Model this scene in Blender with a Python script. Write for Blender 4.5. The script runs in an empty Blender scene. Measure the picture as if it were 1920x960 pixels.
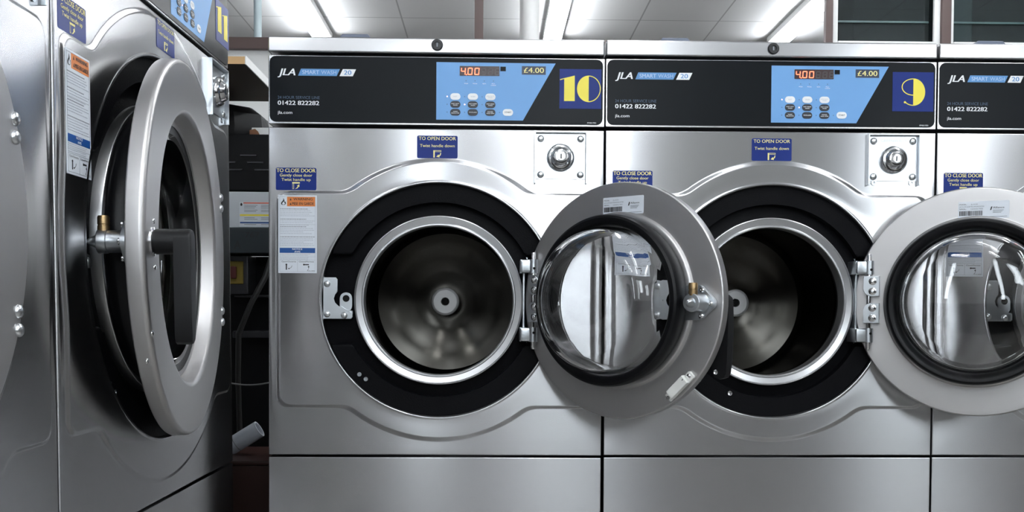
import bpy, bmesh, math, random
from mathutils import Vector, Matrix, Euler
random.seed(7)
S = bpy.context.scene
COL = S.collection
PI = math.pi
Z0 = 0.40            # height of the seam between washer body and base above the floor
BZ = 0.385           # seam height above each washer's own base

# ------------------------------------------------------------------ camera, world, exposure
cam_d = bpy.data.cameras.new('camera'); cam = bpy.data.objects.new('camera', cam_d); COL.objects.link(cam)
F = Vector((0.0215958, 0.9992988, -0.0305869)); Rv = Vector((0.9997605, -0.0214771, 0.0042037)); U = Vector((-0.0035439, 0.0306704, 0.9995232))
M = Matrix((Rv, U, -F)).transposed().to_4x4(); M.translation = (0.43783, -1.96399, 0.28664 + Z0)
cam.matrix_world = M
cam_d.sensor_fit = 'HORIZONTAL'; cam_d.sensor_width = 36.0; cam_d.lens = 1866.92 / 1920 * 36
cam_d.shift_y = (640.29 - 480) / 1920; cam_d.clip_start = 0.02
S.camera = cam
S.view_settings.view_transform = 'Standard'; S.view_settings.look = 'None'
S.view_settings.gamma = 1.0; S.view_settings.use_curve_mapping = False
S.view_settings.exposure = 0.65
S.cycles.use_denoising = True
S.cycles.max_bounces = 10; S.cycles.transmission_bounces = 10; S.cycles.glossy_bounces = 6
TUBE = 30.0          # strength of the fluorescent tubes
PANE_GLOW = 7.0            # glow of the window panes added behind the camera
world = bpy.data.worlds.new('world'); S.world = world; world.use_nodes = True
world.node_tree.nodes['Background'].inputs[0].default_value = (0.75, 0.85, 1.0, 1); world.node_tree.nodes['Background'].inputs[1].default_value = 0.6

# ------------------------------------------------------------------ materials
MATS = {}
def mat(name, col=(0.5, 0.5, 0.5), rough=0.5, metal=0.0, emit=0.0, **kw):
    if name in MATS: return MATS[name]
    m = bpy.data.materials.new(name); m.use_nodes = True
    b = m.node_tree.nodes['Principled BSDF']
    b.inputs['Base Color'].default_value = (*col, 1); b.inputs['Roughness'].default_value = rough; b.inputs['Metallic'].default_value = metal
    if emit:
        b.inputs['Emission Color'].default_value = (*kw.get('ecol', col), 1); b.inputs['Emission Strength'].default_value = emit
    for k, v in kw.items():
        if k in b.inputs: b.inputs[k].default_value = v
    MATS[name] = m
    return m
def nodes(m): return m.node_tree.nodes, m.node_tree.links, m.node_tree.nodes['Principled BSDF']
def brushed(name, col, rough, aniso, axis='Z', scale=(2.5, 2.5, 160), bump=0.0, vary=0.004, rot=0.25):
    m = mat(name, col, rough, 1.0)
    n, l, b = nodes(m)
    tc = n.new('ShaderNodeTexCoord'); mp = n.new('ShaderNodeMapping'); mp.inputs['Scale'].default_value = scale
    nz = n.new('ShaderNodeTexNoise'); nz.inputs['Scale'].default_value = 3.0; nz.inputs['Detail'].default_value = 4
    l.new(tc.outputs['Object'], mp.inputs['Vector']); l.new(mp.outputs['Vector'], nz.inputs['Vector'])
    mr = n.new('ShaderNodeMapRange'); mr.inputs['To Min'].default_value = rough - vary * 0.5; mr.inputs['To Max'].default_value = rough + vary
    l.new(nz.outputs['Fac'], mr.inputs['Value']); l.new(mr.outputs['Result'], b.inputs['Roughness'])
    bp = n.new('ShaderNodeBump'); bp.inputs['Strength'].default_value = bump; bp.inputs['Distance'].default_value = 0.002
    if bump: l.new(nz.outputs['Fac'], bp.inputs['Height']); l.new(bp.outputs['Normal'], b.inputs['Normal'])
    b.inputs['Anisotropic'].default_value = aniso
    t = n.new('ShaderNodeTangent'); t.direction_type = 'RADIAL'; t.axis = axis; l.new(t.outputs['Tangent'], b.inputs['Tangent'])
    b.inputs['Anisotropic Rotation'].default_value = rot
    return m
STEEL = brushed('brushed_steel', (0.50, 0.50, 0.51), 0.25, 0.95)
LIDSTEEL = brushed('lid_steel', (0.58, 0.58, 0.59), 0.27, 0.6, vary=0.004)
DOORSTEEL = brushed('door_steel', (0.54, 0.53, 0.53), 0.44, 0.3)
RINGSTEEL = brushed('ring_steel', (0.58, 0.58, 0.59), 0.30, 0.6, axis='Y', scale=(3, 3, 3), bump=0.0)
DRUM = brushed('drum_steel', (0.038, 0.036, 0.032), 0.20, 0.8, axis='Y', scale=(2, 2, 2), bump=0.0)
ZINC = mat('zinc_plate', (0.62, 0.65, 0.68), 0.32, 1.0)
CHROME = mat('chrome', (0.75, 0.75, 0.76), 0.12, 1.0)
BOLTM = mat('bolt_steel', (0.72, 0.74, 0.76), 0.28, 1.0)
BRASS = mat('aged_brass', (0.36, 0.25, 0.13), 0.35, 1.0)
BLACKPLASTIC = mat('black_plastic', (0.004, 0.004, 0.005), 0.5, **{'Specular IOR Level': 0.07})
n_, l_, b_ = nodes(BLACKPLASTIC)
_nz = n_.new('ShaderNodeTexNoise'); _nz.inputs['Scale'].default_value = 600; _bp = n_.new('ShaderNodeBump'); _bp.inputs['Strength'].default_value = 0.35; _bp.inputs['Distance'].default_value = 0.001
_tc = n_.new('ShaderNodeTexCoord'); l_.new(_tc.outputs['Object'], _nz.inputs['Vector']); l_.new(_nz.outputs['Fac'], _bp.inputs['Height']); l_.new(_bp.outputs['Normal'], b_.inputs['Normal'])
RUBBER = mat('black_rubber', (0.004, 0.004, 0.005), 0.36, **{'Specular IOR Level': 0.22})
HANDLE = mat('handle_plastic', (0.007, 0.007, 0.008), 0.42, **{'Specular IOR Level': 0.3})
PANELBLACK = mat('panel_black', (0.0035, 0.005, 0.007), 0.30, **{'Specular IOR Level': 0.12})
BLUE = mat('panel_blue', (0.145, 0.36, 0.70), 0.4)
LOGOBLUE = mat('logo_blue', (0.10, 0.29, 0.60), 0.4)
DIMBLUE = mat('service_line_blue', (0.06, 0.10, 0.17), 0.4)
NAVY = mat('sticker_navy', (0.006, 0.024, 0.19), 0.35, **{'Specular IOR Level': 0.2})
NAVY2 = mat('price_navy', (0.012, 0.022, 0.055), 0.35)
YELLOW = mat('sticker_yellow', (0.90, 0.76, 0.07), 0.4)
PALEYELLOW = mat('sticker_pale_yellow', (0.88, 0.80, 0.32), 0.4)
WHITE = mat('print_white', (0.92, 0.93, 0.94), 0.4)
PAPER = mat('label_paper', (0.74, 0.78, 0.84), 0.35)
ORANGE = mat('label_orange', (0.72, 0.22, 0.05), 0.4)
LBLUE = mat('label_blue', (0.006, 0.075, 0.29), 0.4)
INK = mat('print_black', (0.008, 0.008, 0.010), 0.4)
GREYINK = mat('print_grey', (0.26, 0.28, 0.31), 0.5)
LED = mat('led_red', (1.0, 0.12, 0.05), 0.4, emit=2.6, ecol=(1.0, 0.13, 0.06))
LEDDIM = mat('led_off', (0.06, 0.05, 0.05), 0.4)
LEDPINK = mat('led_pink', (1, 0.6, 0.6), 0.4, emit=1.6, ecol=(1.0, 0.62, 0.66))
LEDWIN = mat('display_window', (0.035, 0.012, 0.014), 0.25)
BTNBLACK = mat('button_black', (0.006, 0.008, 0.016), 0.4)
DARKDOT = mat('dot_blue', (0.07, 0.15, 0.28), 0.4)
WPLASTIC = mat('white_plastic', (0.78, 0.78, 0.75), 0.45)
SLATE = mat('slate_plastic', (0.12, 0.14, 0.20), 0.4)
CAVITY = mat('dark_cavity', (0.004, 0.004, 0.004), 0.9)
GLASS = mat('door_glass', (1, 1, 1), 0.0, **{'Transmission Weight': 1.0, 'IOR': 1.47})
TUBEM = mat('tube_glow', (1, 1, 1), 0.5, emit=TUBE, ecol=(0.93, 0.97, 1.0))

# ------------------------------------------------------------------ mesh helpers
class MB:
    def __init__(s): s.bm = bmesh.new(); s.mats = []; s.mi = 0; s.wn = False
    def use(s, m):
        if m not in s.mats: s.mats.append(m)
        s.mi = s.mats.index(m); return s
    def face(s, vs):
        try: f = s.bm.faces.new(vs); f.material_index = s.mi; return f
        except ValueError: return None
    def bridge(s, a, b, closed=True):
        n = len(a)
        for i in range(n if closed else n - 1): s.face((a[i], a[(i + 1) % n], b[(i + 1) % n], b[i]))
    def loop(s, pts): return [s.bm.verts.new(p) for p in pts]
    def box(s, x0, x1, y0, y1, z0, z1, bev=0.0, seg=2):
        v = [s.bm.verts.new((x, y, z)) for z in (z0, z1) for y in (y0, y1) for x in (x0, x1)]
        fs = [s.face([v[i] for i in q]) for q in ((0, 2, 3, 1), (4, 5, 7, 6), (0, 1, 5, 4), (2, 6, 7, 3), (0, 4, 6, 2), (1, 3, 7, 5))]
        if bev: s.bevel(fs, bev, seg)
        return s
    def bevel(s, fs, w, seg=2):
        s.wn = True
        es = list({e for f in fs if f for e in f.edges})
        r = bmesh.ops.bevel(s.bm, geom=es, offset=w, segments=seg, profile=0.5, affect='EDGES', clamp_overlap=True)
        for f in r['faces']: f.material_index = s.mi
    def prism(s, poly, y0, y1, bev=0.0, front_only=True):
        a = s.loop([(x, y0, z) for x, z in poly]); b = s.loop([(x, y1, z) for x, z in poly])
        f0 = s.face(a); f1 = s.face(list(reversed(b))); s.bridge(b, a)
        if bev and f0: s.bevel([f0], bev)
        return s
    def lathe(s, prof, cx=0.0, cz=0.0, seg=96, axis='y', closed=False, start=0.0, cy=0.0):
        rings = []
        for r, h in prof:
            if r <= 1e-6:
                p = {'y': (cx, h, cz), 'x': (h, cy, cz), 'z': (cx, cy, h)}[axis]
                rings.append([s.bm.verts.new(p)])
            else:
                rg = []
                for i in range(seg):
                    a = 2 * PI * i / seg + start; c, d = r * math.cos(a), r * math.sin(a)
                    rg.append(s.bm.verts.new({'y': (cx + c, h, cz + d), 'x': (h, cy + c, cz + d), 'z': (cx + c, cy + d, h)}[axis]))
                rings.append(rg)
        pairs = list(zip(rings, rings[1:])) + ([(rings[-1], rings[0])] if closed else [])
        for a, b in pairs:
            if len(a) == 1 and len(b) == 1: continue
            if len(a) == 1:
                for i in range(seg): s.face((a[0], b[(i + 1) % seg], b[i]))
            elif len(b) == 1:
                for i in range(seg): s.face((b[0], a[i], a[(i + 1) % seg]))
            else: s.bridge(a, b)
        return s
    def tube(s, pts, r, seg=10):
        pts = [Vector(p) for p in pts]; prev = None
        n = None
        for i, p in enumerate(pts):
            t = (pts[min(i + 1, len(pts) - 1)] - pts[max(i - 1, 0)]).normalized()
            if n is None: n = t.orthogonal().normalized()
            n = (n - t * n.dot(t)).normalized(); b = t.cross(n)
            rr = r[i] if isinstance(r, (list, tuple)) else r
            ring = s.loop([p + n * rr * math.cos(2 * PI * k / seg) + b * rr * math.sin(2 * PI * k / seg) for k in range(seg)])
            if prev: s.bridge(prev, ring)
            else: s.face(list(reversed(ring)))
            prev = ring
        s.face(prev); return s
    def dome(s, x, y, z, r, h, seg=16):          # bolt head on a face that looks to -y
        return s.lathe([(r, y), (r * 0.97, y - h * 0.35), (r * 0.75, y - h * 0.75), (r * 0.4, y - h * 0.95), (0, y - h)], x, z, seg)
    def text(s, txt, x0, x1, z, cap, y, bold=0.0, shear=0.0, mirror=False, align='fit'):
        vs, fs, w, ch = glyphs(txt, 0.0, shear)
        e = max(bold, 0) * cap * 0.9                       # bold print: the strokes are struck three times side by side
        kx = (x1 - x0 - 2 * e) / w; kz = cap / ch
        for k, dx in enumerate((-e, 0, e) if e else (0,)):
            yy = y + (3e-5 * k if mirror else -3e-5 * k)
            vv = [s.bm.verts.new(((x0 + e + dx + a * kx) if not mirror else (x1 - e - dx - a * kx), yy, z + b * kz)) for a, b in vs]
            for f in fs: s.face([vv[i] for i in f])
        return s
    def obj(s, name, parent=None, loc=(0, 0, 0), smooth=True, ang=0.6, recalc=True):
        if recalc: bmesh.ops.recalc_face_normals(s.bm, faces=s.bm.faces)
        for f in s.bm.faces: f.smooth = smooth
        if smooth:
            for e in s.bm.edges:
                e.smooth = not (len(e.link_faces) == 2 and e.calc_face_angle(0) > ang)
        me = bpy.data.meshes.new(name); s.bm.to_mesh(me); s.bm.free()
        for m in s.mats: me.materials.append(m)
        o = bpy.data.objects.new(name, me); COL.objects.link(o)
        o.location = loc
        if parent: o.parent = parent
        if s.wn: w = o.modifiers.new('weighted_normal', 'WEIGHTED_NORMAL'); w.keep_sharp = True
        return o
_G = {}
def glyphs(txt, bold, shear):
    k = (txt, bold, shear)
    if k in _G: return _G[k]
    def mk(t):
        c = bpy.data.curves.new('glyphs', 'FONT'); c.body = t; c.offset = bold; c.shear = shear; c.resolution_u = 3; c.fill_mode = 'FRONT'
        o = bpy.data.objects.new('glyphs', c); me = bpy.data.meshes.new_from_object(o)
        r = ([(v.co.x, v.co.y) for v in me.vertices], [list(p.vertices) for p in me.polygons])
        bpy.data.objects.remove(o); bpy.data.meshes.remove(me); bpy.data.curves.remove(c)
        return r
    vs, fs = mk(txt); hv, _ = mk('H')
    x0 = min(v[0] for v in vs); w = max(v[0] for v in vs) - x0
    _G[k] = ([(a - x0, b) for a, b in vs], fs, w, max(v[1] for v in hv))
    return _G[k]
def M1(m): return MB().use(m)
def rrect(x0, x1, z0, z1, r, n=5):
    out = []
    for cx, cz, a0 in ((x1 - r, z1 - r, 0), (x0 + r, z1 - r, 90), (x0 + r, z0 + r, 180), (x1 - r, z0 + r, 270)):
        for i in range(n + 1):
            a = math.radians(a0 + 90 * i / n); out.append((cx + r * math.cos(a), cz + r * math.sin(a)))
    return out
def circ(cx, cz, r, n=20, rz=None): return [(cx + r * math.cos(2 * PI * i / n), cz + (rz or r) * math.sin(2 * PI * i / n)) for i in range(n)]
def tag(o, label=None, cat=None, group=None, kind=None):
    for k, v in (('label', label), ('category', cat), ('group', group), ('kind', kind)):
        if v: o[k] = v
    return o
def empty(name, label, cat, loc=(0, 0, 0), rot=(0, 0, 0), group=None):
    o = bpy.data.objects.new(name, None); COL.objects.link(o); o.empty_display_size = 0.1
    o.location = loc; o.rotation_euler = rot
    return tag(o, label, cat, group)
def struct(name, mb, **k):
    o = mb.obj(name, **k); return tag(o, kind='structure')

# ------------------------------------------------------------------ the room
CEIL = 2.89
XL, XR, YB, YF = -3.2, 4.8, -4.2, 8.4
def tilemat():
    m = mat('ceiling_tiles', (0.72, 0.72, 0.73), 0.8); n, l, b = nodes(m)
    tc = n.new('ShaderNodeTexCoord'); mp = n.new('ShaderNodeMapping'); mp.inputs['Location'].default_value = (0.24, 0.38, 0)
    br = n.new('ShaderNodeTexBrick'); br.offset = 0.0; br.inputs['Scale'].default_value = 1.0; br.inputs['Brick Width'].default_value = 0.6; br.inputs['Row Height'].default_value = 0.6
    br.inputs['Mortar Size'].default_value = 0.006; br.inputs['Color1'].default_value = (0.74, 0.74, 0.75, 1); br.inputs['Color2'].default_value = (0.70, 0.70, 0.71, 1); br.inputs['Mortar'].default_value = (0.40, 0.40, 0.41, 1)
    l.new(tc.outputs['Object'], mp.inputs['Vector']); l.new(mp.outputs['Vector'], br.inputs['Vector']); l.new(br.outputs['Color'], b.inputs['Base Color'])
    return m
def speckle(name, c1, c2, scale, rough):
    m = mat(name, c1, rough); n, l, b = nodes(m)
    tc = n.new('ShaderNodeTexCoord'); nz = n.new('ShaderNodeTexNoise'); nz.inputs['Scale'].default_value = scale; nz.inputs['Detail'].default_value = 6
    cr = n.new('ShaderNodeValToRGB'); cr.color_ramp.elements[0].color = (*c1, 1); cr.color_ramp.elements[1].color = (*c2, 1); cr.color_ramp.elements[0].position = 0.35; cr.color_ramp.elements[1].position = 0.65
    l.new(tc.outputs['Object'], nz.inputs['Vector']); l.new(nz.outputs['Fac'], cr.inputs['Fac']); l.new(cr.outputs['Color'], b.inputs['Base Color'])
    return m
WALLM = speckle('wall_paint', (0.62, 0.62, 0.61), (0.66, 0.66, 0.65), 3, 0.7)
DARKWALL = speckle('grey_wall_paint', (0.20, 0.20, 0.20), (0.24, 0.24, 0.235), 3, 0.6)
FLOORM = speckle('floor_vinyl', (0.22, 0.21, 0.195), (0.27, 0.26, 0.24), 30, 0.35)
BROWN = mat('brown_frame', (0.10, 0.065, 0.06), 0.5)
OFFWHITE = speckle('white_gloss_paint', (0.82, 0.82, 0.81), (0.87, 0.87, 0.86), 8, 0.5)
struct('floor', M1(FLOORM).box(XL, XR, YB, YF, -0.1, 0.0))
struct('ceiling', M1(tilemat()).box(XL, XR, YB, YF, CEIL, CEIL + 0.1))
struct('wall_left', M1(DARKWALL).box(XL - 0.1, XL, YB, YF, 0, CEIL))
struct('wall_right', M1(speckle('dark_panelling', (0.04, 0.038, 0.036), (0.055, 0.05, 0.048), 4, 0.6)).box(XR, XR + 0.1, YB, YF, 0, CEIL))
struct('wall_rear', M1(WALLM).box(XL, XR, YF, YF + 0.1, 0, CEIL))
# unseen wall behind the photographer, with glowing windows added for reflections in the steel
GLOW_WINS = [(-1.75, -1.48, 0.80, 2.45), (-0.08, 0.13, 0.75, 2.45), (0.62, 1.30, 1.30, 2.45), (2.85, 3.5, 1.20, 2.45)]
mb = M1(WALLM)
xs = [XL] + [v for w in GLOW_WINS for v in w[:2]] + [XR]
for i in range(0, len(xs), 2): mb.box(xs[i], xs[i + 1], YB - 0.12, YB, 0, CEIL)
for x0, x1, z0, z1 in GLOW_WINS: mb.box(x0, x1, YB - 0.12, YB, 0, z0).box(x0, x1, YB - 0.12, YB, z1, CEIL)
struct('wall_front', mb)
blocker = M1(speckle('blocker_dark', (0.022, 0.021, 0.02), (0.034, 0.032, 0.03), 5, 0.5))
blocker.box(-1.4, 3.6, YB, -2.85, 0, 0.70, 0.01)  # unseen dark block, added to darken reflections in drums and steel faces
struct('trim_12', blocker)
GLOWPANE = mat('added_glow_pane', (0.9, 0.95, 1.0), 0.4, emit=PANE_GLOW, ecol=(0.86, 0.94, 1.0))
for k, (x0, x1, z0, z1) in enumerate(GLOW_WINS):
    fr = M1(BROWN)
    for a in ((x0, x0 + 0.03, z0, z1), (x1 - 0.03, x1, z0, z1), (x0 + 0.03, x1 - 0.03, z0, z0 + 0.05), (x0 + 0.03, x1 - 0.03, z1 - 0.05, z1)): fr.box(a[0], a[1], YB - 0.10, YB - 0.03, a[2], a[3])
    o = struct('window_%d' % (k + 1), fr)  # unseen window, added so the washers have something bright to mirror
    M1(GLOWPANE).box(x0 + 0.03, x1 - 0.03, YB - 0.075, YB - 0.06, z0 + 0.05, z1 - 0.05).obj('pane', o)
# half-height partition behind the washers, brown rail and posts above it
PY = 2.40
struct('wall_partition', M1(OFFWHITE).box(XL, XR, PY, PY + 0.10, 0, 1.808))
tr = M1(BROWN).box(XL, 1.905, PY - 0.03, PY + 0.13, 1.808, 1.858, 0.004)
struct('trim_1', tr)
for k, (x0, x1) in enumerate(((0.364, 0.402), (1.893, 1.925), (2.403, 2.445))):
    struct('trim_%d' % (k + 2), M1(BROWN).box(x0, x1, PY - 0.02, PY + 0.012, 1.86 if k else 1.858, CEIL, 0.003))
struct('trim_5', M1(OFFWHITE).box(1.925, 1.951, PY - 0.005, PY + 0.012, 1.808, CEIL, 0.003))
struct('trim_6', M1(OFFWHITE).box(2.375, 2.403, PY - 0.005, PY + 0.012, 1.808, CEIL, 0.003))
struct('trim_7', M1(OFFWHITE).box(2.445, 2.462, PY - 0.005, PY + 0.012, 1.808, CEIL, 0.003))
struct('trim_8', M1(OFFWHITE).box(1.951, 2.375, PY - 0.01, PY + 0.11, 1.808, 1.873, 0.003))
struct('trim_9', M1(OFFWHITE).box(2.462, XR, PY - 0.01, PY + 0.11, 1.808, 1.873, 0.003))
# dark room behind the two glazed bays on the right
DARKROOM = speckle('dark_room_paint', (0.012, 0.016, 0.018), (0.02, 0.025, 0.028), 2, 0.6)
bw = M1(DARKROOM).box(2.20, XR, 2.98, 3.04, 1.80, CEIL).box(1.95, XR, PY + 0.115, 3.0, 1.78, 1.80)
a_ = bw.loop([(1.935, PY + 0.115, 1.8), (1.96, PY + 0.115, 1.8), (2.23, 2.98, 1.8), (2.20, 2.98, 1.8)]); c_ = bw.loop([(1.935, PY + 0.115, CEIL), (1.96, PY + 0.115, CEIL), (2.23, 2.98, CEIL), (2.20, 2.98, CEIL)]); bw.bridge(a_, c_); bw.face(a_[::-1]); bw.face(c_)
struct('wall_booth', bw)
PANE = mat('dark_pane', (0.40, 0.47, 0.48), 0.02, **{'Transmission Weight': 0.95, 'IOR': 1.5})
w1 = struct('window_5', M1(PANE).box(1.951, 2.375, PY + 0.05, PY + 0.056, 1.873, CEIL))
w2 = struct('window_6', M1(PANE).box(2.462, XR, PY + 0.05, PY + 0.056, 1.873, CEIL))
TEAL = mat('glass_edge', (0.07, 0.12, 0.12), 0.4)
for o, (a, b) in ((w1, (1.956, 2.37)), (w2, (2.467, XR - 0.01))): M1(TEAL).box(a, b, PY + 0.040, PY + 0.049, 1.967, 1.975).obj('pane', o)
tag(M1(mat('pane_reflection_grey', (0.22, 0.27, 0.28), 0.8)).box(2.62, 2.76, 2.84, 2.9, 1.80, 2.25, 0.01).obj('reflection_panel'), 'grey panel imitating a pale reflection in the dark right-hand window', 'panel')  # stands in for a pale upright reflection in the glass
# white pipe column and thin pale conduit rising behind the lids
tag(M1(OFFWHITE).lathe([(0.045, 1.86), (0.045, CEIL)], 0.61, seg=32, axis='z', cy=PY + 0.2).obj('pipe_column'), 'thick white vertical pipe between the brown post and middle ceiling light', 'pipe')
tag(M1(mat('pale_blue_paint', (0.60, 0.72, 0.76), 0.5)).lathe([(0.018, 1.808), (0.018, CEIL)], -0.63, seg=20, axis='z', cy=PY + 0.25).obj('conduit_pipe'), 'thin pale blue pipe above the brown rail beside the number 11 washer', 'pipe')
# ceiling lights
BODY = mat('fitting_white', (0.8, 0.8, 0.8), 0.4)
def light_fitting(x, y0, y1, label, group='ceiling tube lights'):
    t = empty('ceiling_light', label, 'light', (x, (y0 + y1) / 2, CEIL), group=group)
    h = (y1 - y0) / 2
    M1(BODY).box(-0.075, 0.075, -h, h, -0.05, 0, 0.008).obj('housing', t)
    for sx in (-0.042, 0.042):
        M1(TUBEM).lathe([(0, -h + 0.03), (0.016, -h + 0.03), (0.016, h - 0.03), (0, h - 0.03)], sx, -0.075, 16).obj('tube', t)
    for sy in (-h + 0.015, h - 0.015): M1(BODY).box(-0.075, 0.075, sy - 0.015, sy + 0.015, -0.10, -0.05, 0.003).obj('end_cap', t)
LX = (-0.90, 0.92, 2.72)
nm = ('leftmost lit twin-tube light seen above the number 10 lid', 'lit twin-tube ceiling light beside the white pipe', 'lit twin-tube ceiling light ending above the number 9 lid lock')
for x, l in zip(LX, nm): light_fitting(x, 4.2, 6.05, l)
for x in LX[1:]:
    for y0 in (0.3, -2.9): light_fitting(x, y0, y0 + 1.85, 'twin-tube ceiling light over the aisle in front of the washers', 'aisle ceiling lights')
for x in (-0.9, 0.5): light_fitting(x, -4.0, -2.95 if x > 0 else -2.4, 'unseen twin-tube light added to brighten the wall behind the camera', 'added wall-brightening lights')  # extra fittings out of view, added to lift the front wall's brightness
CONC = speckle('plinth_concrete', (0.10, 0.10, 0.10), (0.14, 0.14, 0.135), 20, 0.8)

# ------------------------------------------------------------------ washers
def sdf_union(x, z, C, R, bh, zc, xl, W, k=0.012):
    d1 = math.hypot(x - C[0], z - C[1]) - R
    r = 0.022
    qx = abs(x - W / 2) - (W / 2 - xl) + r; qz = abs(z - zc) - bh + r
    d2 = math.hypot(max(qx, 0), max(qz, 0)) + min(max(qx, qz), 0) - r
    h = max(k - abs(d1 - d2), 0) / k
    return min(d1, d2) - h * h * k * 0.25
def front_panel(W, H, C, r0, R, bh, zc, xl, step, depth):
    mb = M1(STEEL); mb.wn = True
    x0, x1, z0, z1 = 0.0015, W - 0.0015, 0.0015, H - 0.0015
    angs = [2 * PI * i / 400 for i in range(400)]
    for cx, cz in ((x0, z0), (x1, z0), (x1, z1), (x0, z1)): angs.append(math.atan2(cz - C[1], cx - C[0]) % (2 * PI))
    angs.sort()
    rows = []
    for a in angs:
        c, s = math.cos(a), math.sin(a)
        lo, hi = r0, 1.0
        for _ in range(40):
            m = (lo + hi) / 2
            if sdf_union(C[0] + c * m, C[1] + s * m, C, R, bh, zc, xl, W) < 0: lo = m
            else: hi = m
        sr = lo
        tb = min([t for t in (((x1 - C[0]) / c if c > 1e-9 else 9), ((x0 - C[0]) / c if c < -1e-9 else 9), ((z1 - C[1]) / s if s > 1e-9 else 9), ((z0 - C[1]) / s if s < -1e-9 else 9))])
        w = 0.0055
        sr = min(sr, tb - w - 0.005)
        row = [(r0 + 0.0015, 0.040), (r0, 0.004), (r0 + 0.0006, -step - 0.0005), (r0 + 0.0025, -step - 0.0016), (r0 + 0.005, -step - 0.0006)]
        row += [(r0 + 0.007 + (sr - w - r0 - 0.007) * t, -step - 0.0) for t in (0.0, 0.33, 0.66)]
        for i in range(9):
            t = i / 8; sm = t * t * (3 - 2 * t); row.append((sr - w + 2 * w * t, -step * (1 - sm)))
        row += [(sr + w + (tb - 0.003 - sr - w) * t, 0.0) for t in (0.5, 1.0)]
        row += [(tb - 0.0012, 0.0006), (tb, 0.003), (tb, depth)]
        rows.append([mb.bm.verts.new((C[0] + c * r, y, C[1] + s * r)) for r, y in row])
    n = len(rows)
    for i in range(n):
        a, b = rows[i], rows[(i + 1) % n]
        for j in range(len(a) - 1): mb.face((a[j], a[j + 1], b[j + 1], b[j]))
    mb.face([r[-1] for r in rows])
    return mb
def seven_seg(mb, ch, x0, x1, z0, z1, y):
    segs = {'4': 'bcfg', '0': 'abcdef', '8': 'abcdefg'}[ch]
    w, h = x1 - x0, z1 - z0; t = w * 0.17; sh = 0.10 * w / h
    R_ = {'a': (t, w - t, h - t, h), 'd': (t, w - t, 0, t), 'g': (t, w - t, h / 2 - t / 2, h / 2 + t / 2), 'b': (w - t, w, h / 2 + t * 0.2, h - t * 0.4), 'c': (w - t, w, t * 0.4, h / 2 - t * 0.2), 'e': (0, t, t * 0.4, h / 2 - t * 0.2), 'f': (0, t, h / 2 + t * 0.2, h - t * 0.4)}
    for q in segs:
        a, b, c, d = R_[q]
        mb.prism([(x0 + a + c * sh, z0 + c), (x0 + b + c * sh, z0 + c), (x0 + b + d * sh, z0 + d), (x0 + a + d * sh, z0 + d)], y, y + 0.0003)
def arc(cx, cz, rx, rz, a0, a1, n=20): return [(cx + rx * math.cos(math.radians(a0 + (a1 - a0) * i / n)), cz + rz * math.sin(math.radians(a0 + (a1 - a0) * i / n))) for i in range(n + 1)]
def band(cx, cz, rx, rz, t, a0, a1, n=24): return arc(cx, cz, rx, rz, a0, a1, n) + list(reversed(arc(cx, cz, rx - t, rz - t, a0, a1, n)))
def numeral(mb0, num, y, dx=0.0, dz=0.0):
    class _o:
        def prism(self, poly, a, b): mb0.prism([(x + dx, z + dz) for x, z in poly], a, b)
    mb = _o(); y2 = y + 0.0003
    one = [(0.5703, 0.7403), (0.5784, 0.7428), (0.5784, 0.6998), (0.5993, 0.7000), (0.5989, 0.7495), (0.5703, 0.7421)]
    if num == '1':
        mb.prism(one, y, y2)
    elif num == '0':
        mb.prism(arc(0.6265, 0.724, 0.0230, 0.0258, 90, 270) , y, y2)
        mb.prism(band(0.6265, 0.724, 0.0237, 0.0258, 0.0017, -90, 90), y, y2)
    elif num in ('1a', '1b'):
        for ex, ez in ((-0.0005, 0.004) if num == '1a' else (0.038, -0.001),):
            mb.prism([(0.5722 + (x - 0.5703) * 1.1 + ex, z + ez) for x, z in one], y, y2)
    elif num == '9':
        mb.prism(arc(0.6106, 0.723, 0.0237, 0.0268, -90, 90), y, y2)
        mb.prism(band(0.6106, 0.7330, 0.0233, 0.0168, 0.0017, 90, 270), y, y2)
        mb.prism(band(0.6106, 0.7090, 0.0185, 0.0127, 0.0017, 212, 270), y, y2)
        mb.prism(circ(0.5942, 0.7030, 0.0021), y, y2)
DIGITS = {'10': ('1', '0'), '9': ('9',), '11': ('1a', '1b')}
BTN_TXT = [('HOT', ''), ('WARM', ''), ('DELICATE', 'WASH'), ('FAST HOT', 'WASH'), ('FAST WARM', 'WASH'), ('FAST COLD', 'WASH'), ('WARM', 'DELICATES'), ('WOOLLENS', ''), ('RINSE', 'AND SPIN')]
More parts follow.
